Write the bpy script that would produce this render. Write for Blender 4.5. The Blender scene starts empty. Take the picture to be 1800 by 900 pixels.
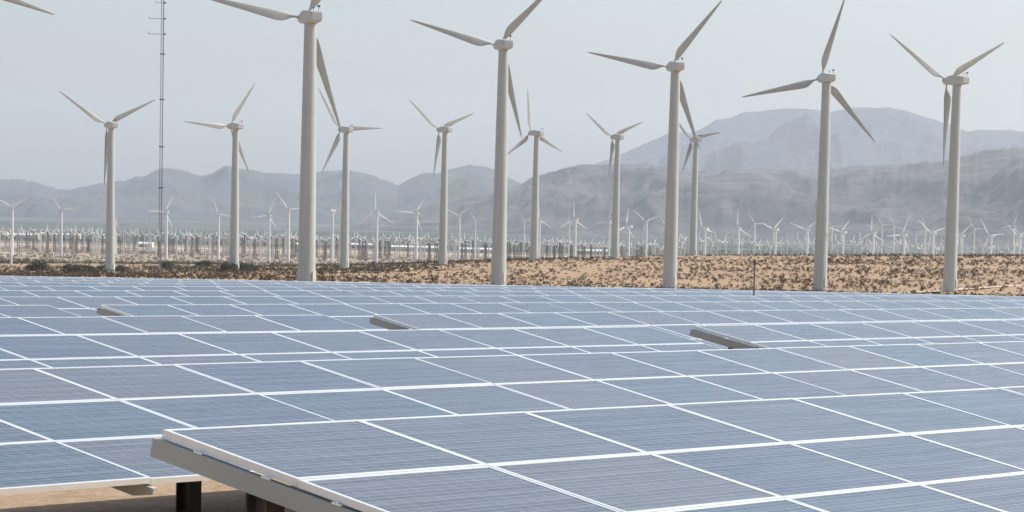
import bpy, bmesh, math, random
import numpy as np
from mathutils import Vector, Matrix

scene = bpy.context.scene
col = scene.collection
R = math.radians
rnd = random.Random(7)

# ------------------------------------------------------------------ camera
F, PX, PY = 5000.0, 900.0, 850.0          # focal length and principal point in photo pixels
TH = math.atan((850 - 385) / F)
RHO = 0.0225
fw = Vector((0, math.cos(TH), -math.sin(TH)))
u0 = Vector((0, math.sin(TH), math.cos(TH)))
rt = Vector((1, 0, 0)) * math.cos(RHO) + u0 * math.sin(RHO)
up = u0 * math.cos(RHO) - Vector((1, 0, 0)) * math.sin(RHO)
cam_data = bpy.data.cameras.new('camera')
cam = bpy.data.objects.new('camera', cam_data)
col.objects.link(cam)
cam.matrix_world = Matrix(((rt.x, up.x, -fw.x, 0), (rt.y, up.y, -fw.y, 0), (rt.z, up.z, -fw.z, 0), (0, 0, 0, 1)))
cam_data.sensor_width = 36
cam_data.lens = F / 1800 * 36
cam_data.shift_y = (PY - 450) / 1800
cam_data.clip_start = 0.5
cam_data.clip_end = 120000
scene.camera = cam

# ------------------------------------------------------------------ light
SUN_EL, SUN_AZ = R(48), R(69)             # azimuth to the right of the view direction (+y)
world = bpy.data.worlds.new('World')
scene.world = world
world.use_nodes = True
wn = world.node_tree
sky = wn.nodes.new('ShaderNodeTexSky')
sky.sky_type = 'NISHITA'
sky.sun_disc = False
sky.sun_elevation = SUN_EL
sky.sun_rotation = SUN_AZ
sky.altitude = 200
sky.air_density = 1.0
sky.dust_density = 3.2
sky.ozone_density = 1.0
wn.links.new(sky.outputs[0], wn.nodes['Background'].inputs[0])
wn.nodes['Background'].inputs[1].default_value = 0.148
sl = bpy.data.lights.new('sun', 'SUN')
sl.energy = 4.5
sl.angle = R(0.53)
sl.color = (1.0, 0.96, 0.9)
so = bpy.data.objects.new('sun', sl)
col.objects.link(so)
sd = Vector((math.sin(SUN_AZ) * math.cos(SUN_EL), math.cos(SUN_AZ) * math.cos(SUN_EL), math.sin(SUN_EL)))
so.rotation_euler = sd.to_track_quat('Z', 'Y').to_euler()
so.location = (0, 0, 50)
scene.view_settings.view_transform = 'Standard'
scene.view_settings.look = 'None'
scene.view_settings.exposure = 0.17
scene.view_settings.gamma = 1.0
scene.view_settings.use_curve_mapping = False
scene.cycles.max_bounces = 6
scene.cycles.volume_bounces = 2
scene.cycles.use_denoising = True

# ------------------------------------------------------------------ helpers
def tag(o, label=None, cat=None, group=None, kind=None):
    if label: o['label'] = label
    if cat: o['category'] = cat
    if group: o['group'] = group
    if kind: o['kind'] = kind
    return o

def empty(name, loc=(0, 0, 0), rz=0.0):
    o = bpy.data.objects.new(name, None)
    col.objects.link(o)
    o.location = loc
    o.rotation_euler = (0, 0, rz)
    return o

def link(name, me, parent=None, loc=None, rot=None):
    o = bpy.data.objects.new(name, me)
    col.objects.link(o)
    if parent: o.parent = parent
    if loc is not None: o.location = loc
    if rot is not None: o.rotation_euler = rot
    return o

def mesh_np(name, verts, faces, mats, smooth=False, idx=None):
    me = bpy.data.meshes.new(name)
    me.from_pydata([tuple(v) for v in verts], [], [tuple(f) for f in faces])
    for m in (mats if isinstance(mats, (list, tuple)) else [mats]): me.materials.append(m)
    if idx is not None: me.polygons.foreach_set('material_index', idx)
    if smooth: me.polygons.foreach_set('use_smooth', [True] * len(me.polygons))
    me.update()
    return me

class MB:
    """collects boxes, bars and tubes into one mesh"""
    def __init__(s): s.v = []; s.f = []; s.mi = []; s.sm = []
    def add(s, vs, fs, mi=0, smooth=False):
        b = len(s.v); s.v += [tuple(v) for v in vs]
        for f in fs: s.f.append(tuple(b + k for k in f)); s.mi.append(mi); s.sm.append(smooth)
    def box(s, x0, x1, y0, y1, z0, z1, mi=0):
        s.add([(x0, y0, z0), (x1, y0, z0), (x1, y1, z0), (x0, y1, z0), (x0, y0, z1), (x1, y0, z1), (x1, y1, z1), (x0, y1, z1)],
              [(0, 3, 2, 1), (4, 5, 6, 7), (0, 1, 5, 4), (1, 2, 6, 5), (2, 3, 7, 6), (3, 0, 4, 7)], mi)
    def tube(s, p, q, r0, r1=None, n=8, mi=0, caps=True):
        r1 = r0 if r1 is None else r1
        p, q = Vector(p), Vector(q); d = (q - p).normalized()
        a = d.orthogonal().normalized(); b = d.cross(a)
        vs = []
        for c, r in ((p, r0), (q, r1)):
            for k in range(n):
                t = 2 * math.pi * k / n
                vs.append(c + a * (r * math.cos(t)) + b * (r * math.sin(t)))
        fs = [(k, (k + 1) % n, n + (k + 1) % n, n + k) for k in range(n)]
        s.add(vs, fs, mi, n > 5)
        if caps:
            s.add(vs[:n], [tuple(reversed(range(n)))], mi)
            s.add(vs[n:], [tuple(range(n))], mi)
    def mesh(s, name, mats):
        me = bpy.data.meshes.new(name)
        me.from_pydata(s.v, [], s.f)
        for m in (mats if isinstance(mats, (list, tuple)) else [mats]): me.materials.append(m)
        me.polygons.foreach_set('material_index', s.mi)
        me.polygons.foreach_set('use_smooth', s.sm)
        me.update()
        return me

def hor(u): return 385 + (u - 900) * RHO
def ray(u, v): return rt * ((u - PX) / F) - up * ((v - PY) / F) + fw
def at(u, v, D):
    d = ray(u, v); return d * (D / d.y)

# ------------------------------------------------------------------ materials
def mat(name):
    m = bpy.data.materials.new(name); m.use_nodes = True
    nt = m.node_tree; return m, nt, nt.nodes['Principled BSDF']
def N(nt, t, **kw):
    n = nt.nodes.new(t)
    for k, v in kw.items(): setattr(n, k, v)
    return n
def ramp(nt, fac, stops):
    r = N(nt, 'ShaderNodeValToRGB'); e = r.color_ramp.elements
    while len(e) < len(stops): e.new(0.5)
    for k, (p, c) in enumerate(stops): e[k].position = p; e[k].color = (*c, 1)
    nt.links.new(fac, r.inputs[0]); return r.outputs[0]
def noise(nt, vec, scale, detail=5, rough=0.55):
    n = N(nt, 'ShaderNodeTexNoise'); n.inputs['Scale'].default_value = scale
    n.inputs['Detail'].default_value = detail; n.inputs['Roughness'].default_value = rough
    nt.links.new(vec, n.inputs['Vector']); return n.outputs[0]
def mix(nt, fac, a, b, bt='MIX'):
    m = N(nt, 'ShaderNodeMix', data_type='RGBA', blend_type=bt)
    for k, x in ((0, fac), (6, a), (7, b)):
        if isinstance(x, (int, float)): m.inputs[k].default_value = x
        elif isinstance(x, tuple): m.inputs[k].default_value = (*x, 1)
        else: nt.links.new(x, m.inputs[k])
    return m.outputs[2]
def math_(nt, op, a, b=None, c=None):
    m = N(nt, 'ShaderNodeMath', operation=op)
    for k, x in enumerate((a, b, c)):
        if x is None: continue
        if isinstance(x, (int, float)): m.inputs[k].default_value = x
        else: nt.links.new(x, m.inputs[k])
    return m.outputs[0]

def mottled(name, c1, c2, scale, rough=0.5, metal=0.0, coord='Object'):
    m, nt, b = mat(name)
    tc = N(nt, 'ShaderNodeTexCoord')
    f = noise(nt, tc.outputs[coord], scale, 6)
    nt.links.new(ramp(nt, f, [(0.3, c1), (0.7, c2)]), b.inputs['Base Color'])
    b.inputs['Roughness'].default_value = rough; b.inputs['Metallic'].default_value = metal
    return m

# tower paint: off white with faint vertical streaks of dust
def tower_paint():
    m, nt, b = mat('tower_paint')
    tc = N(nt, 'ShaderNodeTexCoord'); mp = N(nt, 'ShaderNodeMapping')
    mp.inputs['Scale'].default_value = (1.2, 1.2, 0.05)
    nt.links.new(tc.outputs['Object'], mp.inputs[0])
    f = noise(nt, mp.outputs[0], 1.0, 5)
    c = ramp(nt, f, [(0.3, (0.40, 0.43, 0.405)), (0.7, (0.49, 0.52, 0.49))])
    nt.links.new(c, b.inputs['Base Color']); b.inputs['Roughness'].default_value = 0.45
    return m
M_TOWER = tower_paint()
M_BLADE = mottled('blade_paint', (0.35, 0.36, 0.335), (0.42, 0.43, 0.40), 0.4, 0.4)
M_NAC = mottled('nacelle_paint', (0.48, 0.50, 0.48), (0.58, 0.60, 0.575), 0.8, 0.4)
M_DARK = mottled('dark_grille', (0.05, 0.05, 0.05), (0.09, 0.09, 0.09), 3, 0.6)
M_FARWHITE = mottled('far_turbine_paint', (0.66, 0.66, 0.64), (0.74, 0.74, 0.72), 0.1, 0.5)
M_FARDARK = mottled('far_lattice_steel', (0.12, 0.09, 0.07), (0.2, 0.16, 0.13), 0.1, 0.7)
M_FARPALE = mottled('far_lattice_galvanised', (0.42, 0.4, 0.37), (0.55, 0.53, 0.5), 0.1, 0.6)
M_MAST = mottled('mast_steel', (0.1, 0.1, 0.11), (0.17, 0.17, 0.18), 0.3, 0.6)
M_ALU = mottled('anodised_frame', (0.74, 0.77, 0.76), (0.84, 0.86, 0.85), 1.3, 0.36, 0.5)
M_RAFT = mottled('galvanised_rafter', (0.37, 0.38, 0.335), (0.44, 0.45, 0.40), 1.6, 0.5, 0.1)
M_POST = mottled('post_steel_shaded', (0.05, 0.045, 0.04), (0.09, 0.08, 0.07), 3, 0.6, 0.0)  # steel posts, shade under the tables put into the near-black colour
M_BACK = mottled('backsheet', (0.5, 0.5, 0.5), (0.6, 0.6, 0.6), 3, 0.6)

def glass_mat():
    m, nt, b = mat('cell_glass')
    tc = N(nt, 'ShaderNodeTexCoord'); oi = N(nt, 'ShaderNodeObjectInfo')
    sp = N(nt, 'ShaderNodeSeparateXYZ'); nt.links.new(tc.outputs['Object'], sp.inputs[0])
    # per module tint
    tint = ramp(nt, oi.outputs['Random'], [(0.0, (0.028, 0.045, 0.085)), (0.2, (0.04, 0.055, 0.085)), (0.45, (0.06, 0.065, 0.072)), (0.7, (0.018, 0.062, 0.095)), (0.85, (0.045, 0.06, 0.08)), (1.0, (0.085, 0.085, 0.08))])
    # crystal mottling, stretched along the module
    mp = N(nt, 'ShaderNodeMapping'); mp.inputs['Scale'].default_value = (2.0, 9.0, 1.0)
    nt.links.new(tc.outputs['Object'], mp.inputs[0])
    ad = N(nt, 'ShaderNodeVectorMath', operation='ADD'); nt.links.new(mp.outputs[0], ad.inputs[0])
    rv = N(nt, 'ShaderNodeCombineXYZ'); nt.links.new(math_(nt, 'MULTIPLY', oi.outputs['Random'], 90.0), rv.inputs[2])
    nt.links.new(rv.outputs[0], ad.inputs[1])
    f = noise(nt, ad.outputs[0], 2.0, 4)
    c = mix(nt, math_(nt, 'MULTIPLY', f, 0.75), tint, (0.118, 0.138, 0.15))
    band = noise(nt, ad.outputs[0], 0.35, 2)
    mb_ = N(nt, 'ShaderNodeMapping'); mb_.inputs['Scale'].default_value = (0.5, 22.0, 1.0); nt.links.new(tc.outputs['Object'], mb_.inputs[0])
    ab = N(nt, 'ShaderNodeVectorMath', operation='ADD'); nt.links.new(mb_.outputs[0], ab.inputs[0]); nt.links.new(rv.outputs[0], ab.inputs[1])
    st = noise(nt, ab.outputs[0], 1.0, 3, 0.7)
    c = mix(nt, math_(nt, 'MULTIPLY', ramp(nt, st, [(0.45, (0, 0, 0)), (0.7, (1, 1, 1))]), 0.35), c, (0.20, 0.225, 0.25))
    # grid between cells and thin bus bars
    def lines(src, period, width, off):
        a = math_(nt, 'ADD', src, off); a = math_(nt, 'DIVIDE', a, period); a = math_(nt, 'FRACT', a)
        return math_(nt, 'LESS_THAN', a, width / period)
    gx = lines(sp.outputs[0], 0.158, 0.004, 10 * 0.158)
    gy = lines(sp.outputs[1], 0.158, 0.004, 10 * 0.158)
    bb = lines(sp.outputs[1], 0.0527, 0.0035, 10 * 0.158 + 0.02)
    g = math_(nt, 'MAXIMUM', math_(nt, 'MULTIPLY', gx, 0.5), math_(nt, 'MAXIMUM', math_(nt, 'MULTIPLY', gy, 0.5), math_(nt, 'MULTIPLY', bb, 0.75)))
    c = mix(nt, g, c, (0.42, 0.44, 0.47))
    nt.links.new(c, b.inputs['Base Color'])
    b.inputs['Roughness'].default_value = 0.22
    b.inputs['IOR'].default_value = 1.45
    # dust film makes the gloss uneven
    r = math_(nt, 'MULTIPLY_ADD', noise(nt, ad.outputs[0], 0.7, 3), 0.25, 0.12)
    nt.links.new(r, b.inputs['Roughness'])
    return m
M_GLASS = glass_mat()

def ground_mat():
    m, nt, b = mat('desert_ground')
    geo = N(nt, 'ShaderNodeNewGeometry'); sp = N(nt, 'ShaderNodeSeparateXYZ')
    nt.links.new(geo.outputs['Position'], sp.inputs[0])
    P = geo.outputs['Position']
    f1 = noise(nt, P, 0.02, 8, 0.6)
    base = ramp(nt, f1, [(0.3, (0.23, 0.14, 0.065)), (0.5, (0.33, 0.22, 0.115)), (0.7, (0.42, 0.30, 0.175))])
    f2 = noise(nt, P, 0.6, 6, 0.65)
    base = mix(nt, math_(nt, 'MULTIPLY', ramp(nt, f2, [(0.46, (0, 0, 0)), (0.62, (1, 1, 1))]), 0.8), base, (0.19, 0.105, 0.05))
    # small stones close by
    f3 = noise(nt, P, 9.0, 5, 0.7)
    base = mix(nt, 0.35, base, ramp(nt, f3, [(0.35, (0.2, 0.14, 0.09)), (0.65, (0.6, 0.48, 0.36))]))
    # the valley floor beyond: scrub, fields and sand
    f4 = noise(nt, P, 0.0011, 7, 0.6)
    mpv = N(nt, 'ShaderNodeMapping'); mpv.inputs['Scale'].default_value = (0.0006, 0.004, 1); nt.links.new(P, mpv.inputs[0])
    f5 = noise(nt, mpv.outputs[0], 1.0, 6, 0.65)
    mid = ramp(nt, f5, [(0.36, (0.13, 0.10, 0.07)), (0.5, (0.30, 0.24, 0.17)), (0.62, (0.52, 0.46, 0.37))])
    far = ramp(nt, f4, [(0.38, (0.035, 0.055, 0.05)), (0.52, (0.06, 0.085, 0.07)), (0.62, (0.14, 0.135, 0.10)), (0.7, (0.25, 0.22, 0.17))])
    def sm(lo, hi):
        r = N(nt, 'ShaderNodeMapRange', interpolation_type='SMOOTHSTEP')
        nt.links.new(sp.outputs[1], r.inputs[0]); r.inputs[1].default_value = lo; r.inputs[2].default_value = hi
        return r.outputs[0]
    base = mix(nt, math_(nt, 'MULTIPLY', math_(nt, 'SUBTRACT', 1.0, sm(125, 145)), 0.15), base, (0.56, 0.46, 0.35))
    c = mix(nt, sm(1400, 2200), base, mid)
    c = mix(nt, sm(4600, 5600), c, far)
    nt.links.new(c, b.inputs['Base Color']); b.inputs['Roughness'].default_value = 0.95
    b.inputs['Specular IOR Level'].default_value = 0.15
    bp = N(nt, 'ShaderNodeBump'); bp.inputs['Strength'].default_value = 0.6; bp.inputs['Distance'].default_value = 0.05
    nt.links.new(f3, bp.inputs['Height']); nt.links.new(bp.outputs[0], b.inputs['Normal'])
    return m
def rock_mat(name, ca, cb, cc, s):
    m, nt, b = mat(name)
    geo = N(nt, 'ShaderNodeNewGeometry'); P = geo.outputs['Position']
    f = noise(nt, P, s, 9, 0.65)
    c = ramp(nt, f, [(0.33, ca), (0.5, cb), (0.68, cc)])
    nt.links.new(c, b.inputs['Base Color']); b.inputs['Roughness'].default_value = 1.0
    b.inputs['Specular IOR Level'].default_value = 0.05
    bp = N(nt, 'ShaderNodeBump'); bp.inputs['Strength'].default_value = 0.7; bp.inputs['Distance'].default_value = 0.18 / s
    nt.links.new(noise(nt, P, s * 1.7, 7, 0.6), bp.inputs['Height']); nt.links.new(bp.outputs[0], b.inputs['Normal'])
    return m

# ------------------------------------------------------------------ terrain
def table_z(x, y):
    q = max(-0.25, min(0.25, x / max(y, 1.0))); k = 94 - 55 * q      # the field tips over a low brow here
    if y > k: return (-1.0 - 0.0125 * k + 0.00009 * q * k * k) * y / k
    return -1.0 - 0.0125 * y + 0.00009 * x * y      # line of the tables' high edges
TU = [0, 600, 900, 1200, 1500, 1800]
TD = [130, 300, 530, 700, 1034, 1300, 1600, 2700, 3400, 5000, 8000, 15000, 22000, 60000]
TZ = [[-4.33] * 6,
      [-7.4, -7.4, -7.4, -7.4, -7.5, -7.5],
      [-13.2, -13.6, -13.1, -12.8, -12.8, -12.7],
      [-16.4, -16.2, -16.1, -16.3, -16.3, -16.0],
      [-23.6, -20.0, -17.0, -15.6, -14.3, -13.2],
      [-27.5, -23.0, -18.0, -14.9, -12.7, -11.0],
      [-31, -28, -24, -19, -17, -15],
      [-46] * 6, [-53] * 6, [-60] * 6, [-65] * 6, [-66] * 6, [-62] * 6, [-62] * 6]
TZ = np.array(TZ, float); LTD = np.log(np.array(TD, float))
def zg(x, y):
    r = math.hypot(x, y)
    near = table_z(x, y) - 1.20
    if y < 0 and r > 60: near = -2.20 - 0.0125 * -0.3 * r
    if r < 128 or y < 0: 
        return max(near, -20) if r < 2000 else -60.0 - 0 * r
    az = math.atan2(x, y)
    u = 900 + max(-0.4, min(0.4, math.tan(max(-1.2, min(1.2, az))))) * 5000
    l = math.log(max(r, 130))
    k = int(np.searchsorted(LTD, l) - 1); k = max(0, min(k, len(TD) - 2))
    t = (l - LTD[k]) / (LTD[k + 1] - LTD[k]); t = max(0, min(1, t))
    # smooth interpolation between the surveyed distances
    rows = [max(0, k - 1), k, k + 1, min(len(TD) - 1, k + 2)]
    zz = [float(np.interp(u, TU, TZ[q])) for q in rows]
    z = zz[1] * (1 - t) + zz[2] * t
    if r < 160:
        w = (r - 128) / 32; z = near * (1 - w) + z * w
    return z

def build_ground():
    angs = []
    a = -14.0
    while a <= 14.001: angs.append(a); a += 0.35
    a = 17.0
    while a < 346: angs.append(a); a += 6.0
    angs = [R(x) for x in angs]
    rad = [2.0]
    while rad[-1] < 40000: rad.append(rad[-1] * 1.045 + 0.2)
    vs = [(0, 0, zg(0, 0.01))]
    n = len(angs)
    for r in rad:
        for a in angs:
            x, y = r * math.sin(a), r * math.cos(a)
            z = zg(x, y)
            if 550 < r < 2600: z += 0.25 * math.sin(x * 0.031 + y * 0.011) * math.sin(y * 0.017 + 1)
            vs.append((x, y, z))
    fs = [(0, 1 + (k + 1) % n, 1 + k) for k in range(n)]
    for q in range(len(rad) - 1):
        for k in range(n):
            a0 = 1 + q * n + k; a1 = 1 + q * n + (k + 1) % n
            fs.append((a0, a1, a1 + n, a0 + n))
    me = mesh_np('ground', vs, fs, ground_mat(), True)
    tag(link('ground', me), kind='structure')
build_ground()

# --- value noise for the mountains
_rs = np.random.RandomState(11)
_tab = _rs.rand(256, 256)
def vnoise(x, y):
    xi = np.floor(x).astype(int); yi = np.floor(y).astype(int)
    fx = x - xi; fy = y - yi
    fx = fx * fx * (3 - 2 * fx); fy = fy * fy * (3 - 2 * fy)
    g = lambda a, b: _tab[a % 256, b % 256]
    return (g(xi, yi) * (1 - fx) + g(xi + 1, yi) * fx) * (1 - fy) + (g(xi, yi + 1) * (1 - fx) + g(xi + 1, yi + 1) * fx) * fy
def ridged(x, y, o=5):
    s = 0; a = 1; t = 0
    for k in range(o):
        s = s + a * (1 - np.abs(2 * vnoise(x + 17 * k, y + 31 * k) - 1)); t += a
        x = x * 2.03; y = y * 2.03; a *= 0.5
    return s / t

def mountain(name, prof, Dc, D1, D2, m, seed, rough=3.0, spur=16.0, fat=1.0):
    pu = [p[0] for p in prof]; pv = [p[1] for p in prof]
    us = np.arange(pu[0], pu[-1] + 1, 2.5)
    nw = 150
    w = np.concatenate([np.linspace(0, 1, nw), 1 + np.linspace(0, 1, 14)[1:]])
    hc = np.interp(us, pu, pv)
    # break the straight segments of the crest up a little
    hc = hc + (vnoise(us / 23.0 + seed, us * 0 + seed) - 0.5) * rough + (vnoise(us / 7.0 + seed, us * 0 + 3.3) - 0.5) * rough * 0.5 + (vnoise(us / 3.1 + seed, us * 0 + 9.3) - 0.5) * rough * 0.25
    zc = -(hc - (385 + (us - 900) * RHO)) / F * Dc
    base = -70.0
    H = np.maximum(zc - base, 5.0)
    U, W = np.meshgrid(us, w)
    HH = np.tile(H, (len(w), 1))
    D = np.where(W <= 1, D1 + (Dc - D1) * W, Dc + (D2 - Dc) * (W - 1))
    X = (U - 900) / F * D
    sc = Dc / 15000.0
    wx = X / (1500 * sc) + 0.6 * vnoise(X / (2600 * sc) + seed, D / (2600 * sc))
    wy = D / (2600 * sc) + 0.6 * vnoise(X / (2100 * sc) + 5, D / (2100 * sc) + seed)
    n1 = ridged(wx + seed * 3.1, wy + seed, 6)
    n2 = ridged(wx * 2.7 + seed, wy * 2.7 + 9, 5)
    s = np.where(W <= 1, np.clip(W, 0, 1), np.clip(2 - W, 0, 1))
    e = fat * (0.75 + 2.4 * (0.72 - n1)) + 0.9 * (0.6 - n2)
    e = np.clip(e, 0.35, 3.5)
    Z = base + HH * np.power(np.clip(s, 1e-4, 1), e) 
    Z = Z + (n2 - 0.6) * HH * 0.16 * (s * (1 - s) * 4)
    n3 = ridged(wx * 8.3 + 3, wy * 8.3 + seed, 4)
    Z = Z + (n3 - 0.6) * HH * 0.07 * (s * (1 - s) * 4)
    vs = np.stack([X, D, Z], -1).reshape(-1, 3)
    a, b = U.shape
    idx = np.arange(a * b).reshape(a, b)
    fs = np.stack([idx[:-1, :-1], idx[:-1, 1:], idx[1:, 1:], idx[1:, :-1]], -1).reshape(-1, 4)
    me = mesh_np(name, vs.tolist(), fs.tolist(), m, True)
    tag(link(name, me), kind='structure')

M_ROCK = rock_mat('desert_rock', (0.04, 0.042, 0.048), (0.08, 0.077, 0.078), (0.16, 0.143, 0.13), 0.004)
M_ROCK2 = rock_mat('far_rock_haze_blue', (0.03, 0.042, 0.055), (0.05, 0.06, 0.07), (0.08, 0.085, 0.09), 0.0016)  # rock colour carries some blue of the distant air on top of the haze
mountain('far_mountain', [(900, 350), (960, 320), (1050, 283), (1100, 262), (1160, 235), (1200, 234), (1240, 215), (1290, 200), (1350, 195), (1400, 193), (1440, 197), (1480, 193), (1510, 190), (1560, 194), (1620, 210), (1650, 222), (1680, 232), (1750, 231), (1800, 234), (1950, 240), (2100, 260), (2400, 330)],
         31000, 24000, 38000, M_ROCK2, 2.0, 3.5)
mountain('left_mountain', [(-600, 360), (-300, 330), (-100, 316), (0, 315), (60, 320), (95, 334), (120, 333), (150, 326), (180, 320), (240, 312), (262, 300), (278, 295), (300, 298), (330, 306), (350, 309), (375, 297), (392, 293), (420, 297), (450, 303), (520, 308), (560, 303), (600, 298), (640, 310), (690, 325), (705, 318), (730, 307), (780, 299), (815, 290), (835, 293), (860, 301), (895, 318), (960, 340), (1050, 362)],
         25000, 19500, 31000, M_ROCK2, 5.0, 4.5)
mountain('right_mountain', [(540, 408), (600, 396), (640, 386), (700, 372), (780, 350), (850, 336), (895, 326), (930, 310), (970, 297), (1010, 290), (1060, 292), (1110, 289), (1150, 297), (1200, 303), (1260, 300), (1330, 298), (1420, 299), (1480, 294), (1560, 290), (1620, 286), (1680, 276), (1740, 262), (1800, 262), (1900, 255), (2100, 270), (2400, 320)],
         19000, 12500, 24000, M_ROCK, 8.0, 4.0, fat=0.9)
mountain('near_ridge', [(1200, 428), (1280, 418), (1330, 404), (1400, 386), (1470, 366), (1560, 345), (1640, 325), (1700, 306), (1730, 294), (1765, 281), (1800, 274), (1900, 258), (2100, 240), (2400, 300)],
         15000, 11000, 18500, M_ROCK, 13.0, 4.5)

# ------------------------------------------------------------------ haze: one even box of pale air
def build_haze():
    mb = MB(); mb.box(-43000, 43000, -43000, 43000, -90, 1600)
    m = bpy.data.materials.new('haze'); m.use_nodes = True
    nt = m.node_tree; nt.nodes.remove(nt.nodes['Principled BSDF'])
    v = nt.nodes.new('ShaderNodeVolumePrincipled')
    v.inputs['Color'].default_value = (0.845, 0.92, 1.0, 1)
    v.inputs['Density'].default_value = 2.8e-5
    v.inputs['Anisotropy'].default_value = 0.3
    nt.links.new(v.outputs[0], nt.nodes['Material Output'].inputs['Volume'])
    tag(link('haze', mb.mesh('haze', m)), 'pale desert haze fading the far mountains', 'haze', kind='stuff')
build_haze()

# ------------------------------------------------------------------ solar tables
TILT = math.asin(0.2021)
CT, ST = math.cos(TILT), math.sin(TILT)
IX = Vector((0.595, 0.8037, 0)).normalized()
JH = Vector((IX.y, -IX.x, 0))
T1 = Vector((-1.909, 15.452, 0))
PITCH = 6.17
MX, MY = 1.65, 1.0
def module_meshes():
    mb = MB()
    x0, x1, y0, y1 = 0.002, MX - 0.002, -MY + 0.002, -0.002
    w, h = 0.029, 0.042
    mb.box(x0, x1, y1 - w, y1, -h, 0); mb.box(x0, x1, y0, y0 + w, -h, 0)
    mb.box(x0, x0 + w, y0 + w, y1 - w, -h, 0); mb.box(x1 - w, x1, y0 + w, y1 - w, -h, 0)
    fr = mb.mesh('module_frame', M_ALU)
    g = MB()
    g.box(x0 + w, x1 - w, y0 + w, y1 - w, -0.009, -0.003, 0)
    g.box(x0 + w + .001, x1 - w - .001, y0 + w + .001, y1 - w - .001, -0.013, -0.0095, 1)
    gl = g.mesh('module_glass', [M_GLASS, M_BACK])
    return fr, gl
ME_FR, ME_GL = module_meshes()
def rafter_mesh():
    mb = MB()
    # C channel following the tilt (local y uphill), tapered at its low end
    L = 3.0
    def prism(x0, x1, pts):
        n = len(pts)
        vs = [(x0, y, z) for y, z in pts] + [(x1, y, z) for y, z in pts]
        fs = [tuple(range(n)), tuple(reversed(range(n, 2 * n)))] + [(k, n + k, n + (k + 1) % n, (k + 1) % n) for k in range(n)]
        mb.add(vs, fs)
    prism(-0.032, -0.027, [(0.03, -0.056), (0.03, -0.158), (-L + 0.12, -0.158), (-L - 0.06, -0.1), (-L - 0.06, -0.056)])
    mb.box(-0.027, 0.025, -L - 0.05, 0.03, -0.062, -0.056)
    mb.box(-0.027, 0.025, -L + 0.12, 0.03, -0.158, -0.153)
    return mb.mesh('rafter', M_RAFT)
ME_RAFT = rafter_mesh()
def clamp_mesh():
    mb = MB(); mb.box(-0.028, -0.004, -0.03, 0.03, -0.054, -0.043); mb.tube((-0.02, 0, -0.05), (-0.02, 0, -0.036), 0.006, n=6)
    return mb.mesh('clamp', M_ALU)
ME_CLAMP = clamp_mesh()
def post_mesh(h):
    mb = MB(); w = 0.075
    mb.box(-w, w, -w, -w + 0.012, -0.4, h); mb.box(-w, w, w - 0.012, w, -0.4, h); mb.box(-0.006, 0.006, -w + 0.012, w - 0.012, -0.4, h)
    return mb.mesh('post', M_POST)
HI = 1.20
JP = (0.66, 2.2)
ME_POST = {j: post_mesh(HI - j * ST - 0.165) for j in JP}
ORD = ['nearest', 'second', 'third', 'fourth', 'fifth', 'sixth', 'seventh', 'eighth', 'ninth', 'tenth', 'eleventh', 'twelfth', 'thirteenth', 'fourteenth', 'fifteenth', 'sixteenth']

def make_table(n, s0, nm, label):
    a = T1 - JH * (PITCH * n) + IX * s0
    b = a + IX * (nm * MX)
    a.z = table_z(a.x, a.y); b.z = table_z(b.x, b.y)
    if n == 0: a.z = -1.184; b.z = a.z - 0.0108 * (nm * MX)
    if n == 1: a.z -= 0.0
    wob = 0.0
    ex = (b - a).normalized(); ey = Vector((0, 0, 1)).cross(ex).normalized(); ez = ex.cross(ey)
    root = bpy.data.objects.new('solar_table', None); col.objects.link(root)
    o = a - ez * HI
    root.matrix_world = Matrix(((ex.x, ey.x, ez.x, o.x), (ex.y, ey.y, ez.y, o.y), (ex.z, ey.z, ez.z, o.z), (0, 0, 0, 1)))
    tag(root, label, 'solar panel', 'tables of solar panels standing in rows')
    for k in range(nm):
        for j in range(3):
            dt = rnd.gauss(0, 0.0012); dz = rnd.gauss(0, 0.0018)
            m = link('solar_module', ME_FR, root, (k * MX, -j * MY * CT, HI - j * MY * ST + dz), (TILT + dt, rnd.gauss(0, 0.0008), 0))
            link('glass', ME_GL, m)
    for k in range(0, nm + 1, 2):
        link('rafter', ME_RAFT, root, (k * MX - (0.0 if k < nm else -0.0), 0, HI), (TILT, 0, 0))
    if nm % 2: link('rafter', ME_RAFT, root, (nm * MX, 0, HI), (TILT, 0, 0))
    if n < 3:
        for j in (0.3, 0.8, 1.3, 1.8, 2.3, 2.8):
            link('clamp', ME_CLAMP, root, (0, -j * CT, HI - j * ST), (TILT, 0, 0))
    L = nm * MX
    for j in JP:
        mb = MB(); z = HI - j * ST - 0.165
        mb.box(0.32, L - 0.1, -j * CT - 0.04, -j * CT + 0.04, z - 0.125, z - 0.004)
        link('beam', mb.mesh('beam', M_RAFT), root)
        x = 0.12
        while x < L:
            link('post', ME_POST[j], root, (x, -j * CT, 0))
            x += 6.02
    return root

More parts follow.
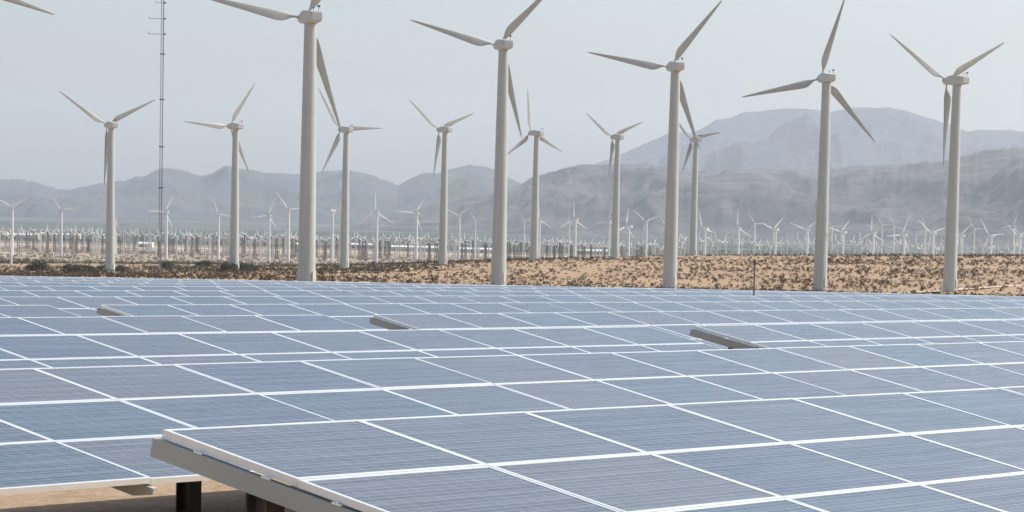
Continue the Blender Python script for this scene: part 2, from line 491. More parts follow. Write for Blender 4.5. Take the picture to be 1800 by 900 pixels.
S = [0.0, 24.35, 47.45, 70.55, 93.65]
def seg_list():
    out = []
    def upx(p):  # photo column of a world point
        c = p; d = Vector((c.x, c.y, c.z)); return PX + F * d.dot(rt) / d.dot(fw)
    for n in range(0, 16):
        tend = (124 - (15.452 + 3.677 * n)) / 0.8037
        for k, s0 in enumerate(S):
            L = min(23.1, tend - s0)
            nm = int(L / MX)
            if nm < 1: continue
            nm = min(nm, 14)
            a = T1 - JH * (PITCH * n) + IX * s0; b = a + IX * (nm * MX)
            a.z = b.z = -1.5
            lo = a + JH * 3; hi = b + JH * 3
            if max(upx(b), upx(hi)) < -10 or min(upx(a), upx(lo)) > 1900: continue
            out.append((n, k, s0, nm))
    return out
segs = seg_list()
for n, k, s0, nm in segs:
    same = [q for q in segs if q[0] == n]
    i = same.index((n, k, s0, nm)); c = len(same)
    pos = {1: ['crossing'], 2: ['left table', 'right table'], 3: ['left table', 'middle table', 'right table']}.get(c, ['leftmost table', 'left middle table', 'right middle table', 'rightmost table', 'last table at the right'])[i]
    if n == 0: lab = 'nearest table of solar panels, its beige left end beam in view at the bottom'
    elif n == 1 and i == 0: lab = 'second table of solar panels from the front, its low edge over sand at lower left'
    else:
        lab = '%s of the %s row of solar panels from the front' % (pos, ORD[n]) if c > 1 else '%s row of solar panels from the front, one long table' % ORD[n]
    make_table(n, s0, nm, lab)

# thin sensor pole at the far edge of the panel field
def sensor_pole():
    p = at(1325, 522, 83.0); g = zg(p.x, p.y)
    root = tag(empty('sensor_pole', (p.x, p.y, g)), 'thin dark pole rising above the far edge of the panels', 'pole')
    top = at(1325, 459, 83.0).z - g
    mb = MB(); mb.tube((0, 0, -0.3), (0, 0, top), 0.03, 0.02); link('pole', mb.mesh('pole', M_MAST), root)
    mb = MB(); mb.box(-0.035, 0.035, -0.03, 0.03, top - 0.06, top + 0.03); mb.tube((-0.12, 0, top - 0.02), (0.0, 0, top - 0.02), 0.012); link('sensor', mb.mesh('sensor', M_MAST), root)
sensor_pole()

# ------------------------------------------------------------------ big turbines
def blade_mesh(Rr, name, m):
    st = [(0.5, 0.42, 0.42, 0, 0.0), (1.6, 0.4, 0.38, 0, 0), (2.3, 0.7, 0.40, 18, .06), (3.2, 1.45, 0.40, 17, .25), (4.2, 1.95, 0.36, 15, .42), (5.2, 2.0, 0.33, 13, .44), (7.5, 1.75, 0.28, 9, .36), (11, 1.35, 0.2, 6, .24), (15, 0.95, 0.14, 3, .12), (18.5, 0.6, 0.09, 1, .02), (20.8, 0.34, 0.05, 0, -.04), (21.5, 0.1, 0.03, 0, -.07)]
    n = 14; vs = []; fs = []
    for r, c, t, tw, off in st:
        for k in range(n):
            a = 2 * math.pi * k / n
            x = 0.5 * c * math.cos(a); y = 0.5 * t * math.sin(a) * (1 if c < 0.5 else (0.55 + 0.45 * math.cos(a)) + 0.15)
            x = x - off   # trailing edge bulge on one side
            w = R(tw)
            vs.append((x * math.cos(w) - y * math.sin(w), x * math.sin(w) + y * math.cos(w) , r * Rr / 21.5))
    for q in range(len(st) - 1):
        for k in range(n):
            a = q * n + k; b = q * n + (k + 1) % n
            fs.append((a, b, b + n, a + n))
    fs.append(tuple(reversed(range(n)))); fs.append(tuple(range((len(st) - 1) * n, len(st) * n)))
    return mesh_np(name, vs, fs, m, True)

def nacelle_mesh():
    bm = bmesh.new()
    prof = [(-3.6, -0.9), (-3.6, 0.75), (-2.2, 0.95), (1.4, 1.25), (2.7, 1.05), (3.3, 0.55), (3.3, -0.6), (2.6, -1.1), (0.6, -1.25), (-1.6, -1.15)]
    A = [bm.verts.new((-1.1, y, z)) for y, z in prof]; B = [bm.verts.new((1.1, y, z)) for y, z in prof]
    n = len(prof)
    bm.faces.new(A); bm.faces.new(list(reversed(B)))
    for k in range(n): bm.faces.new((A[k], B[k], B[(k + 1) % n], A[(k + 1) % n])) 
    bmesh.ops.recalc_face_normals(bm, faces=bm.faces)
    bmesh.ops.bevel(bm, geom=list(bm.edges), offset=0.14, segments=2, affect='EDGES')
    me = bpy.data.meshes.new('nacelle'); bm.to_mesh(me); bm.free(); me.materials.append(M_NAC)
    return me
ME_NAC = nacelle_mesh()
def hub_mesh():
    mb = MB()
    pr = [(3.32, 0.55), (3.6, 0.95), (4.9, 0.95), (5.4, 0.6), (5.6, 0.1)]
    for (y0, r0), (y1, r1) in zip(pr, pr[1:]): mb.tube((0, y0, 0), (0, y1, 0), r0, r1, 18, 0, False)
    mb.tube((0, 3.2, 0), (0, 3.33, 0), 0.55, 0.55, 18)
    return mb.mesh('hub', M_NAC)
ME_HUB = hub_mesh()
def vent_mesh():
    mb = MB(); mb.box(1.102, 1.125, -3.15, -2.55, -0.35, 0.2)
    for k in range(3): mb.box(1.125, 1.14, -3.15, -2.55, -0.3 + 0.2 * k, -0.25 + 0.2 * k)
    return mb.mesh('vent', M_DARK)
ME_VENT = vent_mesh()
def vane_mesh():
    mb = MB(); mb.tube((0.5, -3.2, 0.75), (0.5, -3.2, 1.7), 0.04, n=6); mb.tube((-0.5, -3.2, 0.75), (-0.5, -3.2, 1.5), 0.04, n=6)
    mb.box(0.3, 0.7, -3.4, -3.0, 1.6, 1.95); mb.tube((-0.75, -3.2, 1.5), (-0.25, -3.2, 1.5), 0.06, n=6)
    return mb.mesh('wind_sensor', M_DARK)
ME_VANE = vane_mesh()
ME_BLADE = blade_mesh(21.5, 'blade', M_BLADE)
OVER = 4.25
def tower_mesh(H, rb=1.72, rtp=1.1):
    mb = MB(); hs = [-1.0, H * 0.34, H * 0.67, H]
    def r(z): t = max(0, z) / H; return rb + (rtp - rb) * t
    n = 40
    for z0, z1 in zip(hs, hs[1:]):
        mb.tube((0, 0, z0), (0, 0, z1 - 0.12), r(z0), r(z1), n, 0, False)
        mb.tube((0, 0, z1 - 0.12), (0, 0, z1), r(z1) + 0.035, r(z1) + 0.035, n, 0, False)
    mb.tube((0, 0, 0.0), (0, 0, 0.25), rb + 0.14, rb + 0.14, n)
    return mb.mesh('tower', M_TOWER)

def big_turbine(u, vh, D, th, k, Rm, label, H=None, group='large white wind turbines'):
    hub = at(u, vh, D)
    alpha = math.atan2(hub.x, hub.y)
    yaw = math.acos(k) - alpha                      # nacelle axis turned left of straight ahead
    axis = Vector((-math.sin(yaw), math.cos(yaw), 0))
    c = hub - axis * OVER
    g = zg(c.x, c.y)
    hh = hub.z - g
    root = tag(empty('wind_turbine', (c.x, c.y, g), yaw), label, 'wind turbine', group)
    s = hh / 54.0
    link('tower', tower_mesh(hh - 1.2, 1.78 * (0.5 + 0.5 * s), 1.12), root)
    d = MB(); d.box(-0.5, 0.5, -1.86, -1.72, 0.9, 3.1); link('door', d.mesh('door', M_NAC), root, rot=(0, 0, 0.6))
    na = link('nacelle', ME_NAC, root, (0, 0, hh))
    link('vent', ME_VENT, na); link('wind_sensor', ME_VANE, na)
    link('hub', ME_HUB, root, (0, 0, hh))
    for q in range(3):
        b = link('blade', ME_BLADE, root, (0, OVER, hh), (0, R(th + 120 * q), 0))
        b.scale = (1, 1, Rm / 21.5)
    return root

BIG = [
 (533, 32, 531, 39, .95, 21.8, 'largest wind turbine, its thick tower left of centre and one blade cut off above'),
 (875, 80, 655, 43, .95, 21.6, 'large turbine in the middle of the view, tower foot against tan scrub'),
 (1178, 118, 696, 37.5, .95, 21.2, 'large turbine right of the middle with a level left blade and one blade up right'),
 (1443, 138, 726, 15.5, .94, 21.6, 'large turbine before the blue mountain with one blade pointing almost straight up'),
 (1664, 142, 731, 60, .78, 21.6, 'large turbine nearest the right edge with its blades in an upright Y'),
 (188, 220, 1034, 62, .93, 21.7, 'turbine left of the lattice mast, blades in a Y, one blade along its tower'),
 (404, 222, 1038, 33, .86, 19.3, 'turbine right of the lattice mast with its left blade level'),
 (599, 228, 1125, 86, .85, 19.4, 'smaller turbine just right of the largest one, tip of a big blade above its hub'),
 (772, 228, 1174, 67, .81, 19.6, 'medium turbine with blades in a Y between the two largest towers'),
 (933, 234, 1222, 113, .79, 19.2, 'medium turbine right of the middle tower, one blade straight up, two spread below'),
 (1077, 241, 1274, 65, .84, 17.8, 'medium turbine before the far mountain foot, blades in a Y, beside a large tower'),
 (1216, 245, 1343, 76, .88, 16.2, 'smallest turbine of the middle row, close behind the right of a large tower'),
]
for a in BIG: big_turbine(*a)
big_turbine(-78, -30, 575, 105 - 1.3, .95, 21.6, 'turbine beyond the upper left corner, only one dark blade tip showing')
big_turbine(1846, 178, 1350, 226, .85, 18.5, 'turbine beyond the right edge, only a blade tip showing by the mountain crest')

# ------------------------------------------------------------------ mid distance turbines (with parts)
def simple_blade(Rr, c0, name, m):
    mb = MB()
    st = [(0.3, 0.3, .25), (0.12 * Rr, 0.45, .25), (0.22 * Rr, c0, .25), (0.6 * Rr, c0 * 0.62, .16), (Rr, c0 * 0.22, .06)]
    vs = []
    for r, c, t in st: vs += [(-c / 2, 0, r), (0, -t, r), (c / 2, 0, r), (0, t, r)]
    fs = []
    for q in range(len(st) - 1):
        for k in range(4):
            a = q * 4 + k; b = q * 4 + (k + 1) % 4; fs.append((a, b, b + 4, a + 4))
    fs.append((16, 17, 18, 19))
    mb.add(vs, fs)
    return mb.mesh(name, m)
ME_MB = simple_blade(20, 1.7, 'blade', M_FARWHITE)
ME_MT = (lambda mb: (mb.tube((0, 0, -2), (0, 0, 48), 1.5, 0.95, 14), mb.mesh('tower', M_FARWHITE))[1])(MB())
def mid_nac():
    mb = MB(); mb.box(-1.3, 1.3, -3.8, 2.8, -1.3, 1.1); mb.box(-1.0, 1.0, 2.8, 3.4, -0.9, 0.8); mb.tube((0, 3.4, 0), (0, 4.9, 0), 1.0, 0.7, 12)
    return mb.mesh('nacelle', M_FARWHITE)
ME_MN = mid_nac()
def mid_turbine(u, vh, D, th, yawdeg, sc, label):
    hub = at(u, vh, D); g = zg(hub.x, hub.y); hh = hub.z - g
    root = tag(empty('wind_turbine', (hub.x, hub.y, g), R(yawdeg)), label, 'wind turbine', 'small white turbines on the far plain')
    t = link('tower', ME_MT, root); t.scale = (sc, sc, hh / 48.0)
    nn = link('nacelle', ME_MN, root, (0, 0, hh)); nn.scale = (sc, sc, sc)
    for q in range(3):
        b = link('blade', ME_MB, root, (0, 4.2 * sc, hh), (0, R(th + 120 * q), 0)); b.scale = (sc, sc, sc)
MID = [
 (22, 364, 2700, 60, 20, 1.0, 'small white turbine at the left edge with blades in a Y before the hills'),
 (108, 369, 2800, 82, 15, 1.0, 'small turbine between the left edge and the first tall tower, blade raised up left'),
 (203, 384, 3300, 40, 10, 0.8, 'tiny white turbine touching the right side of the leftmost tall tower'),
 (293, 372, 2850, 30, 35, 0.95, 'small white turbine standing just right of the lattice mast'),
 (385, 376, 2900, 100, 20, 0.9, 'small white turbine just left of the tower with the level blade'),
 (474, 379, 2600, 22, 30, 0.8, 'small pale turbine left of its larger neighbour before the largest tower'),
 (508, 368, 2550, 85, 20, 1.0, 'small white turbine right against the left side of the largest tower'),
 (585, 370, 2700, 40, -30, 0.95, 'small white turbine standing between the largest tower and the thin one behind it'),
 (663, 373, 2750, 118, 25, 1.1, 'bright white turbine left of centre with one blade up and one down right'),
 (733, 375, 2750, 35, 30, 1.0, 'small grey turbine with a long blade up right, left of a medium tower'),
 (808, 379, 2800, 55, 20, 0.9, 'small white turbine right of the medium tower near the centre'),
 (836, 386, 3300, 85, 10, 0.7, 'faint turbine with a level blade just left of the middle large tower'),
 (949, 386, 2900, 120, 20, 0.85, 'small turbine right beside the medium tower behind the middle large one'),
 (922, 387, 3500, 90, 10, 0.6, 'faint low turbine between the middle large tower and the medium tower beside it'),
 (1012, 386, 2850, 0, 30, 0.95, 'small white turbine with one blade straight up midway between two medium towers'),
 (1001, 389, 3400, 120, 10, 0.6, 'faint small turbine just left of the one with a blade straight up'),
 (1072, 387, 3100, 10, 20, 0.7, 'small turbine half hidden by the left side of a medium tower'),
 (1106, 398, 2900, 130, 50, 0.95, 'stocky cream turbine with a blade pointing down right, right of a medium tower'),
 (1137, 389, 3000, 70, 20, 0.9, 'small turbine with a dark hub between the cream one and the large tower'),
 (1171, 396, 3000, 85, 10, 0.7, 'small turbine partly hidden by the left side of the large tower right of centre'),
 (1240, 402, 3000, 100, 50, 1.0, 'stocky cream turbine right of the smallest middle row tower'),
 (1299, 400, 3000, 0, 20, 1.0, 'white turbine with one tall upright blade left of the sensor pole'),
 (1327, 393, 3500, 90, 5, 0.8, 'faint turbine with level blades right above the sensor pole'),
 (1364, 403, 3000, 50, 40, 0.95, 'white turbine with short blades midway from the sensor pole to the next large tower'),
 (1420, 404, 3000, 50, 20, 1.0, 'bright turbine with a blade down left, touching the large tower under the mountain'),
 (1463, 398, 3500, 85, 10, 0.7, 'faint turbine just right of the large tower under the mountain'),
 (1483, 408, 3000, 45, 40, 0.95, 'white turbine with a blade up right, first bright one right of the large tower'),
 (1536, 409, 3000, 0, 30, 1.0, 'white turbine with an upright blade midway between the last two large towers'),
 (1551, 395, 3600, 90, 5, 0.8, 'faint thin turbine with level blades behind the upright bladed one'),
 (1572, 398, 3500, 100, 5, 0.75, 'faint turbine immediately left of the one with blades up left and down right'),
 (1590, 413, 2950, 145, 30, 1.05, 'white turbine with blades up left and down right before the last large tower'),
 (1627, 404, 3400, 110, 10, 0.8, 'pale turbine just left of its bright neighbour near the last large tower'),
 (1641, 410, 2950, 70, 25, 1.1, 'bright turbine with a long blade up left, left of the last large tower'),
 (1692, 414, 3000, 50, 30, 0.95, 'white turbine touching the right side of the last large tower'),
 (1713, 402, 3500, 90, 5, 0.8, 'faint turbine with level blades right of the last large tower'),
 (1743, 414, 2950, 85, 30, 1.0, 'white turbine with a blade up left between the last large tower and the right edge'),
 (1783, 397, 3500, 20, 15, 0.85, 'pale turbine with an upright blade close to the right edge'),
 (1793, 415, 2950, 70, 30, 0.9, 'bright turbine cut by the right edge'),
]
for a in MID: mid_turbine(*a)

# ------------------------------------------------------------------ the dense far field: one mesh each
def far_turbine_mesh(kind, th, Rr=8.0, H=24.0):
    mb = MB()
    if kind == 'lattice':
        wb, wt = 1.3, 0.5
        cs = [(-1, -1), (1, -1), (1, 1), (-1, 1)]
        for sx, sy in cs: mb.tube((sx * wb, sy * wb, -1), (sx * wt, sy * wt, H - 0.5), 0.4, 0.32, 4)
        nb = 7
        for k in range(nb):
            z0 = H * k / nb; z1 = H * (k + 1) / nb; w0 = wb + (wt - wb) * z0 / H; w1 = wb + (wt - wb) * z1 / H
            for q in range(4):
                a, b = cs[q], cs[(q + 1) % 4]
                mb.tube((a[0] * w0, a[1] * w0, z0), (b[0] * w1, b[1] * w1, z1), 0.09, n=4, caps=False)
                mb.tube((a[0] * w1, a[1] * w1, z1), (b[0] * w1, b[1] * w1, z1), 0.08, n=4, caps=False)
    else:
        mb.tube((0, 0, -1), (0, 0, H - 0.4), 0.85, 0.5, 8)
    mb.box(-0.8, 0.8, -2.0, 1.6, H - 0.8, H + 0.7, 1)
    mb.tube((0, 1.6, H), (0, 2.3, H), 0.6, 0.4, 8, 1)
    for q in range(3):
        t = R(th + 120 * q); d = Vector((math.sin(t), 0, math.cos(t))); e = Vector((math.cos(t), 0, -math.sin(t)))
        c = Vector((0, 2.0, H))
        pts = []
        for r, w in ((0.4, .25), (1.8, .6), (Rr, .18)):
            pts.append(c + d * r - e * w); pts.append(c + d * r + e * w)
        top = [p + Vector((0, .14, 0)) for p in pts]; allv = pts + top
        mb.add(allv, [(0, 1, 3, 2), (2, 3, 5, 4), (6, 8, 9, 7), (8, 10, 11, 9), (0, 2, 8, 6), (2, 4, 10, 8), (1, 7, 9, 3), (3, 9, 11, 5), (4, 5, 11, 10)], 1)
    return mb
FAR = []
for kind, m in (('lattice', M_FARDARK), ('lattice', M_FARPALE), ('tube', M_FARPALE)):
    for th in (5, 35, 70, 100):
        nm = 'lattice_turbine' if kind == 'lattice' else 'tubular_turbine'
        FAR.append((nm, far_turbine_mesh(kind, th).mesh(nm, [m, M_FARWHITE])))
protos = {}
GAPE = [108, 192, 284, 408, 540, 601, 663, 777, 879, 936, 1082, 1181, 1325, 1441, 1590, 1671]
GAPS = ['off at the left edge', 'off left of the first tall tower', 'behind the gap left of the lattice mast', 'behind the gap right of the lattice mast',
        'off left of the largest tower', 'off right against the largest tower', 'off left of the bright white turbine', 'off right of the bright white turbine',
        'off left of the middle large tower', 'off right against the middle large tower', 'behind the gap right of centre', 'left of the large tower right of centre',
        'behind the crest left of the sensor pole', 'behind the crest right of the sensor pole', 'behind the crest between the last large towers',
        'behind the crest touching the last large tower', 'behind the crest at the right edge']
def far_turbine(u, D, hs=1.0, which=None):
    x = (u - 900) / F * D
    g = zg(x, D)
    k = which if which is not None else rnd.choice([0, 1, 2, 3, 0, 1, 2, 3, 4, 5, 6, 7, 8, 9, 10, 11])
    nm, me = FAR[k]
    if k not in protos:
        o = link(nm, me); protos[k] = o
    else:
        o = protos[k].copy(); col.objects.link(o)
    what = ('dark lattice', 'pale lattice', 'pale round')[k // 4]
    gap = GAPS[sum(u > e for e in GAPE)]
    tag(o, 'tiny turbine on a %s tower, far %s' % (what, gap), 'wind turbine', '%s turbines far %s' % (what, gap))
    o.location = (x, D, g); o.rotation_euler = (0, 0, R(rnd.uniform(5, 60))); o.scale = (1, 1, hs)
u = -6.0
while u < 1182:
    far_turbine(u + rnd.uniform(-2.5, 2.5), rnd.choice([3350, 3400, 3600, 3850, 4000]) + rnd.uniform(-60, 60), rnd.uniform(0.92, 1.12))
    u += rnd.uniform(4.0, 7.0)
u = 1186.0
while u < 1806:
    far_turbine(u, rnd.choice([3300, 3450, 3700]) + rnd.uniform(-60, 60), rnd.uniform(1.15, 1.5), rnd.choice([4, 5, 6, 7, 8, 9, 10, 11, 8, 10]))
    u += rnd.uniform(6, 12)

# near left: one short turbine with dark head and a bright blade
mid_turbine(20, 418, 1500, 62, 30, 0.42, 'short turbine low at the left edge with a dark head and one white blade')

# ------------------------------------------------------------------ lattice mast
def mast():
    D = 760.0; b = at(281.5, 478, D); g = zg(b.x, b.y)
    root = tag(empty('lattice_mast', (b.x, b.y, g)), 'tall slender dark lattice mast with short antenna arms left of centre', 'mast')
    H = 95.0; w = 0.42
    mb = MB(); cs = [(w * math.sin(a), w * math.cos(a)) for a in (0.5, 0.5 + 2.094, 0.5 + 4.189)]
    for x, y in cs: mb.tube((x, y, -0.5), (x, y, H), 0.07, n=6)
    n = 95
    for k in range(n):
        z0 = H * k / n; z1 = H * (k + 1) / n
        for q in range(3):
            a, c = cs[q], cs[(q + 1) % 3]
            if k % 2: a, c = c, a
            mb.tube((a[0], a[1], z0), (c[0], c[1], z1), 0.02, n=4, caps=False)
            mb.tube((a[0], a[1], z1), (c[0], c[1], z1), 0.02, n=4, caps=False)
    link('mast', mb.mesh('mast', M_MAST), root)
    for v, lx in ((33, -3.6), (60, -3.8), (5, -2.0)):
        z = at(288, v, D).z - g
        m2 = MB(); m2.tube((lx, 0, z), (0.9, 0, z), 0.06, n=6); m2.tube((lx, 0, z - 0.1), (lx, 0, z + 0.7), 0.05, n=6); m2.box(0.3, 0.75, -0.15, 0.15, z - 0.2, z + 0.2)
        link('antenna_arm', m2.mesh('antenna_arm', M_MAST), root)
    for v in (95, 258, 175, 330):
        z = at(288, v, D).z - g
        m2 = MB(); m2.box(-0.62, 0.62, -0.5, 0.5, z - 0.14, z + 0.14); link('junction_box', m2.mesh('junction_box', M_MAST), root)
mast()

# ------------------------------------------------------------------ power poles on the plain
def pole(u, vt, D, label, arm=4.0, double=False, m=None):
    p = at(u, vt, D); g = zg(p.x, p.y); h = p.z - g
    root = tag(empty('power_pole', (p.x, p.y, g)), label, 'power pole', 'power poles on the far plain')
    m = m or M_FARPALE
    if double:
        for s in (-1, 1):
            mb = MB(); mb.tube((s * arm, 0, -1), (s * arm, 0, h), 0.5, 0.35, 8); link('pole', mb.mesh('pole', m), root)
        mb = MB(); mb.box(-arm - 2, arm + 2, -0.3, 0.3, h - 0.9, h - 0.2); link('crossarm', mb.mesh('crossarm', m), root)
    else:
        mb = MB(); mb.tube((0, 0, -1), (0, 0, h), 0.45, 0.3, 8); link('pole', mb.mesh('pole', m), root)
        mb = MB(); mb.box(-arm, arm, -0.2, 0.2, h - 1.0, h - 0.55); link('crossarm', mb.mesh('crossarm', m), root)
pole(277, 376, 3000, 'pale double power pole with a wide crossarm left of the lattice mast', 8.0, True)
pole(217, 393, 2600, 'pale power pole with a short crossarm right of the leftmost tall tower', 3.0)
pole(342, 392, 3000, 'pale single power pole midway between the lattice mast and the next tall tower', 3.0)
pole(130, 380, 3000, 'pale power pole right of the small turbine near the left', 3.5)
pole(433, 330, 3600, 'faint tall thin pole right of the tower with the level blade', 1.0)
pole(526, 398, 3300, 'pale power pole close to the left of the largest tower', 2.5)

# ------------------------------------------------------------------ low pale buildings on the plain
def shed(u0_, u1_, D, h, label, c):
    x0 = (u0_ - 900) / F * D; x1 = (u1_ - 900) / F * D; g = zg((x0 + x1) / 2, D)
    root = tag(empty('shed', ((x0 + x1) / 2, D, g)), label, 'building', 'low buildings on the far plain')
    w = (x1 - x0) / 2; d = 14.0
    mb = MB(); mb.box(-w, w, -d, d, -2, h); link('wall', mb.mesh('wall', c), root)
    mb = MB()
    vs = [(-w - .6, -d - .8, h), (w + .6, -d - .8, h), (w + .6, d + .8, h), (-w - .6, d + .8, h), (-w - .6, 0, h + 2.6), (w + .6, 0, h + 2.6)]
    mb.add(vs, [(0, 1, 5, 4), (3, 4, 5, 2), (0, 4, 3), (1, 2, 5), (0, 3, 2, 1)]); link('roof', mb.mesh('roof', M_FARWHITE), root)
    for k in range(max(1, int(w / 9))):
        x = -w + 6 + k * 18
        if x > w - 4: break
        mb = MB(); mb.box(x - 2, x + 2, -d - 0.15, -d + 0.05, 0, min(h - 1, 4)); link('door', mb.mesh('door', M_DARK), root)
M_WALL = mottled('far_wall', (0.5, 0.45, 0.38), (0.62, 0.57, 0.5), 0.1, 0.8)
shed(0, 62, 5600, 9, 'long pale building on the plain at the left edge', M_WALL)
shed(85, 135, 5900, 9, 'pale building on the plain between the two leftmost small turbines', M_WALL)
shed(236, 262, 4600, 6, 'small pale building just left of the lattice mast on the plain', M_WALL)
shed(511, 527, 4300, 12, 'tan block building touching the left side of the largest tower', mottled('tan_wall', (0.42, 0.33, 0.24), (0.5, 0.4, 0.3), 0.1, 0.8))
shed(608, 650, 5300, 7, 'long low pale building left of the bright white turbine', M_WALL)
shed(680, 765, 5000, 7, 'longest low pale building on the plain between bright white turbine and medium tower', M_WALL)
shed(796, 862, 5000, 6, 'low pale building on the plain left of the middle large tower', M_WALL)
shed(1000, 1060, 5200, 6, 'low pale building on the plain left of the medium tower right of centre', M_WALL)

# ------------------------------------------------------------------ scrub
M_SCRUB = mottled('scrub_leaves', (0.045, 0.028, 0.014), (0.11, 0.068, 0.034), 0.15, 0.9)
M_SCRUB2 = mottled('green_scrub_leaves', (0.045, 0.048, 0.03), (0.10, 0.09, 0.055), 0.15, 0.9)
def tri_cloud(cent, size, ntri, seed, flat=0.75, qs=0.42):
    rs = np.random.RandomState(seed); n = len(cent)
    c = np.repeat(cent, ntri, 0); s = np.repeat(size, ntri)[:, None]
    d = rs.normal(size=(n * ntri, 3)); d /= np.linalg.norm(d, axis=1)[:, None]
    rr = rs.rand(n * ntri, 1) ** 0.4
    p = c + d * rr * s * np.array([1, 1, flat]) + np.array([0, 0, 0.55]) * s
    a = rs.normal(size=(n * ntri, 3)); b = rs.normal(size=(n * ntri, 3))
    a /= np.linalg.norm(a, axis=1)[:, None]; b /= np.linalg.norm(b, axis=1)[:, None]
    q = s * qs
    V = np.stack([p - a * q, p + a * q * 0.6 + b * q * 0.5, p + b * q], 1).reshape(-1, 3)
    return V
def tri_mesh(name, V, m):
    me = bpy.data.meshes.new(name); nt_ = len(V) // 3
    me.vertices.add(len(V)); me.vertices.foreach_set('co', V.astype(np.float32).ravel())
    me.loops.add(len(V)); me.loops.foreach_set('vertex_index', np.arange(len(V), dtype=np.int32))
    me.polygons.add(nt_); me.polygons.foreach_set('loop_start', np.arange(0, len(V), 3, dtype=np.int32))
    me.materials.append(m); me.update(calc_edges=True); me.validate()
    return me
def scrub(name, label, n, u0_, u1_, D0, D1, smin, smax, m, seed, dens=None, q=0.42):
    rs = np.random.RandomState(seed); C = []; Sz = []
    while len(C) < n:
        D = math.sqrt(rs.rand() * (D1 ** 2 - D0 ** 2) + D0 ** 2); uu = u0_ + rs.rand() * (u1_ - u0_)
        x = (uu - 900) / F * D
        if dens and rs.rand() > dens(uu, D, x): continue
        s = smin + (smax - smin) * rs.rand() ** 2
        C.append((x, D, zg(x, D) - 0.05)); Sz.append(s)
    V = tri_cloud(np.array(C), np.array(Sz), 18, seed, 0.7, q)
    tag(link(name, tri_mesh(name, V, m)), label, 'scrub', kind='stuff')
def dens1(u, D, x):
    v = float(vnoise(np.array([x / 45.0]), np.array([D / 60.0]))[0])
    return 0.12 + 1.1 * v * v + 0.25 * float(vnoise(np.array([x / 9.0]), np.array([D / 14.0]))[0])
scrub('desert_scrub', 'dry brown bushes scattered over the tan ground behind the panels', 13500, -60, 1860, 470, 1420, 0.32, 0.8, M_SCRUB, 3, dens1, 0.6)
scrub('green_scrub', 'dark grey green bushes on the left plain before the dense turbine field', 3400, -80, 760, 930, 2500, 0.6, 1.9, M_SCRUB2, 4,
      lambda u, D, x: (1.0 if u < 420 else 0.35) * (0.15 + 0.85 * (float(vnoise(np.array([x / 80.0]), np.array([D / 160.0]))[0]) > 0.5)))
scrub('plain_scrub', 'sparse bushes under the dense far turbine field', 4200, -80, 1200, 2500, 4300, 0.8, 2.4, M_SCRUB2, 5)

def bush(u, D, w, h, label, seed, m=M_SCRUB2):
    x = (u - 900) / F * D; g = zg(x, D); h *= 1.4; w *= 1.15
    root = tag(empty('shrub', (x, D, g)), label, 'shrub', 'large dark shrubs on the left plain')
    rs = np.random.RandomState(seed)
    k = 26
    C = np.stack([rs.uniform(-w / 2, w / 2, k), rs.uniform(-w / 3, w / 3, k), rs.uniform(0, 0.55, k) * h], 1)
    C[:, 2] *= 1 - (np.abs(C[:, 0]) / (w / 2)) ** 2 * 0.6
    V = tri_cloud(C, np.full(k, h * 0.33), 60, seed)
    link('foliage', tri_mesh('foliage', V, m), root)
    mb = MB()
    for q in range(5): mb.tube((0, 0, -0.2), (rs.uniform(-w / 3, w / 3), rs.uniform(-1, 1), h * 0.6), 0.12, 0.05, 5, 0, False)
    link('stem', mb.mesh('stem', M_SCRUB), root)
bush(137, 1010, 9.5, 2.6, 'widest dark green shrub left of the leftmost tall tower', 21)
bush(120, 1120, 6.0, 2.4, 'dark shrub behind the left end of the widest shrub', 22)
bush(60, 1150, 6.5, 3.2, 'dark rounded shrub nearest the left edge', 23)
bush(172, 1060, 4.5, 2.2, 'dark shrub touching the left side of the leftmost tall tower', 24)
bush(206, 1080, 4.0, 2.0, 'small dark shrub touching the right side of the leftmost tall tower', 25)
bush(285, 1250, 4.2, 2.6, 'small dark shrub beside the lattice mast foot', 26)
bush(395, 1030, 4.5, 2.6, 'dark shrub touching the left side of the tower with the level blade', 27)
bush(427, 1045, 5.5, 2.4, 'dark shrub touching the right side of the tower with the level blade', 28)
bush(352, 1300, 4.5, 2.6, 'lone dark shrub between the lattice mast and the next tall tower', 29)

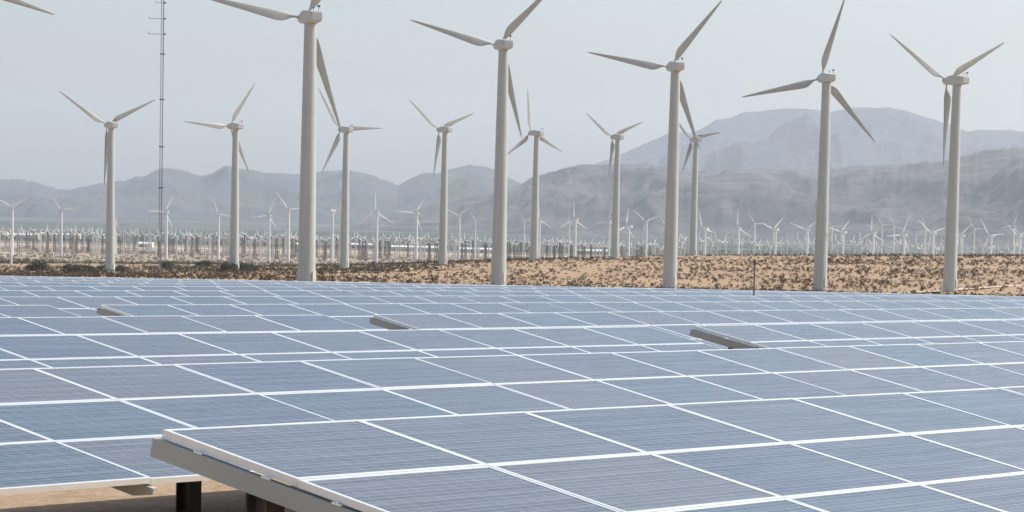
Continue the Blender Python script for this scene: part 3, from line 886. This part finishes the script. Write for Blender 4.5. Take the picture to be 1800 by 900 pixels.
# belt of trees far out on the plain
def belt():
    rs = np.random.RandomState(9); C = []; Sz = []
    for k in range(2600):
        u_ = rs.uniform(-60, 1860); D = rs.choice([5300, 5900, 6500, 7400]) + rs.normal() * 90
        if vnoise(np.array([u_ / 60.0 + D]), np.array([D / 700.0]))[0] < 0.42: continue
        x = (u_ - 900) / F * D; C.append((x, D, zg(x, D))); Sz.append(rs.uniform(2.5, 6.5))
    V = tri_cloud(np.array(C), np.array(Sz), 16, 9, 0.8)
    tag(link('tree_belt', tri_mesh('tree_belt', V, mottled('belt_leaves', (0.03, 0.05, 0.035), (0.06, 0.085, 0.05), 0.02, 0.9))), 'dark band of trees crossing the valley floor behind the turbine field', 'trees', kind='stuff')
belt()

# dirt tracks crossing the scrub
def track(name, pts, w, c):
    vs = []; fs = []
    dense = []
    for (u0_, D0), (u1_, D1) in zip(pts, pts[1:]):
        for k in range(12): t = k / 12; dense.append((u0_ + (u1_ - u0_) * t, D0 + (D1 - D0) * t))
    dense.append(pts[-1])
    P = [Vector(((a - 900) / F * D, D, 0)) for a, D in dense]
    for k, p in enumerate(P):
        d = (P[min(k + 1, len(P) - 1)] - P[max(k - 1, 0)]).normalized(); nrm = Vector((-d.y, d.x, 0))
        for s in (-1, -0.33, 0.33, 1):
            q = p + nrm * (w / 2 * s); vs.append((q.x, q.y, zg(q.x, q.y) + 0.12))
    for k in range(len(P) - 1):
        for j in range(3): a = k * 4 + j; fs.append((a, a + 1, a + 5, a + 4))
    tag(link(name, mesh_np(name, vs, fs, c, True)), kind='structure')
M_TRACK = mottled('track_dirt', (0.50, 0.40, 0.29), (0.60, 0.49, 0.37), 0.05, 0.95)
track('dirt_track', [(-60, 1500), (120, 1420), (300, 1330), (470, 1330), (700, 1390)], 9, M_TRACK)
track('dirt_track', [(560, 1010), (640, 960), (700, 1010), (760, 1100)], 5, M_TRACK)
track('dirt_track', [(1560, 700), (1640, 725), (1720, 760), (1830, 800)], 4, M_TRACK)
track('dirt_track', [(-60, 2350), (200, 2300), (500, 2250), (800, 2350), (1000, 2450)], 28, M_TRACK)
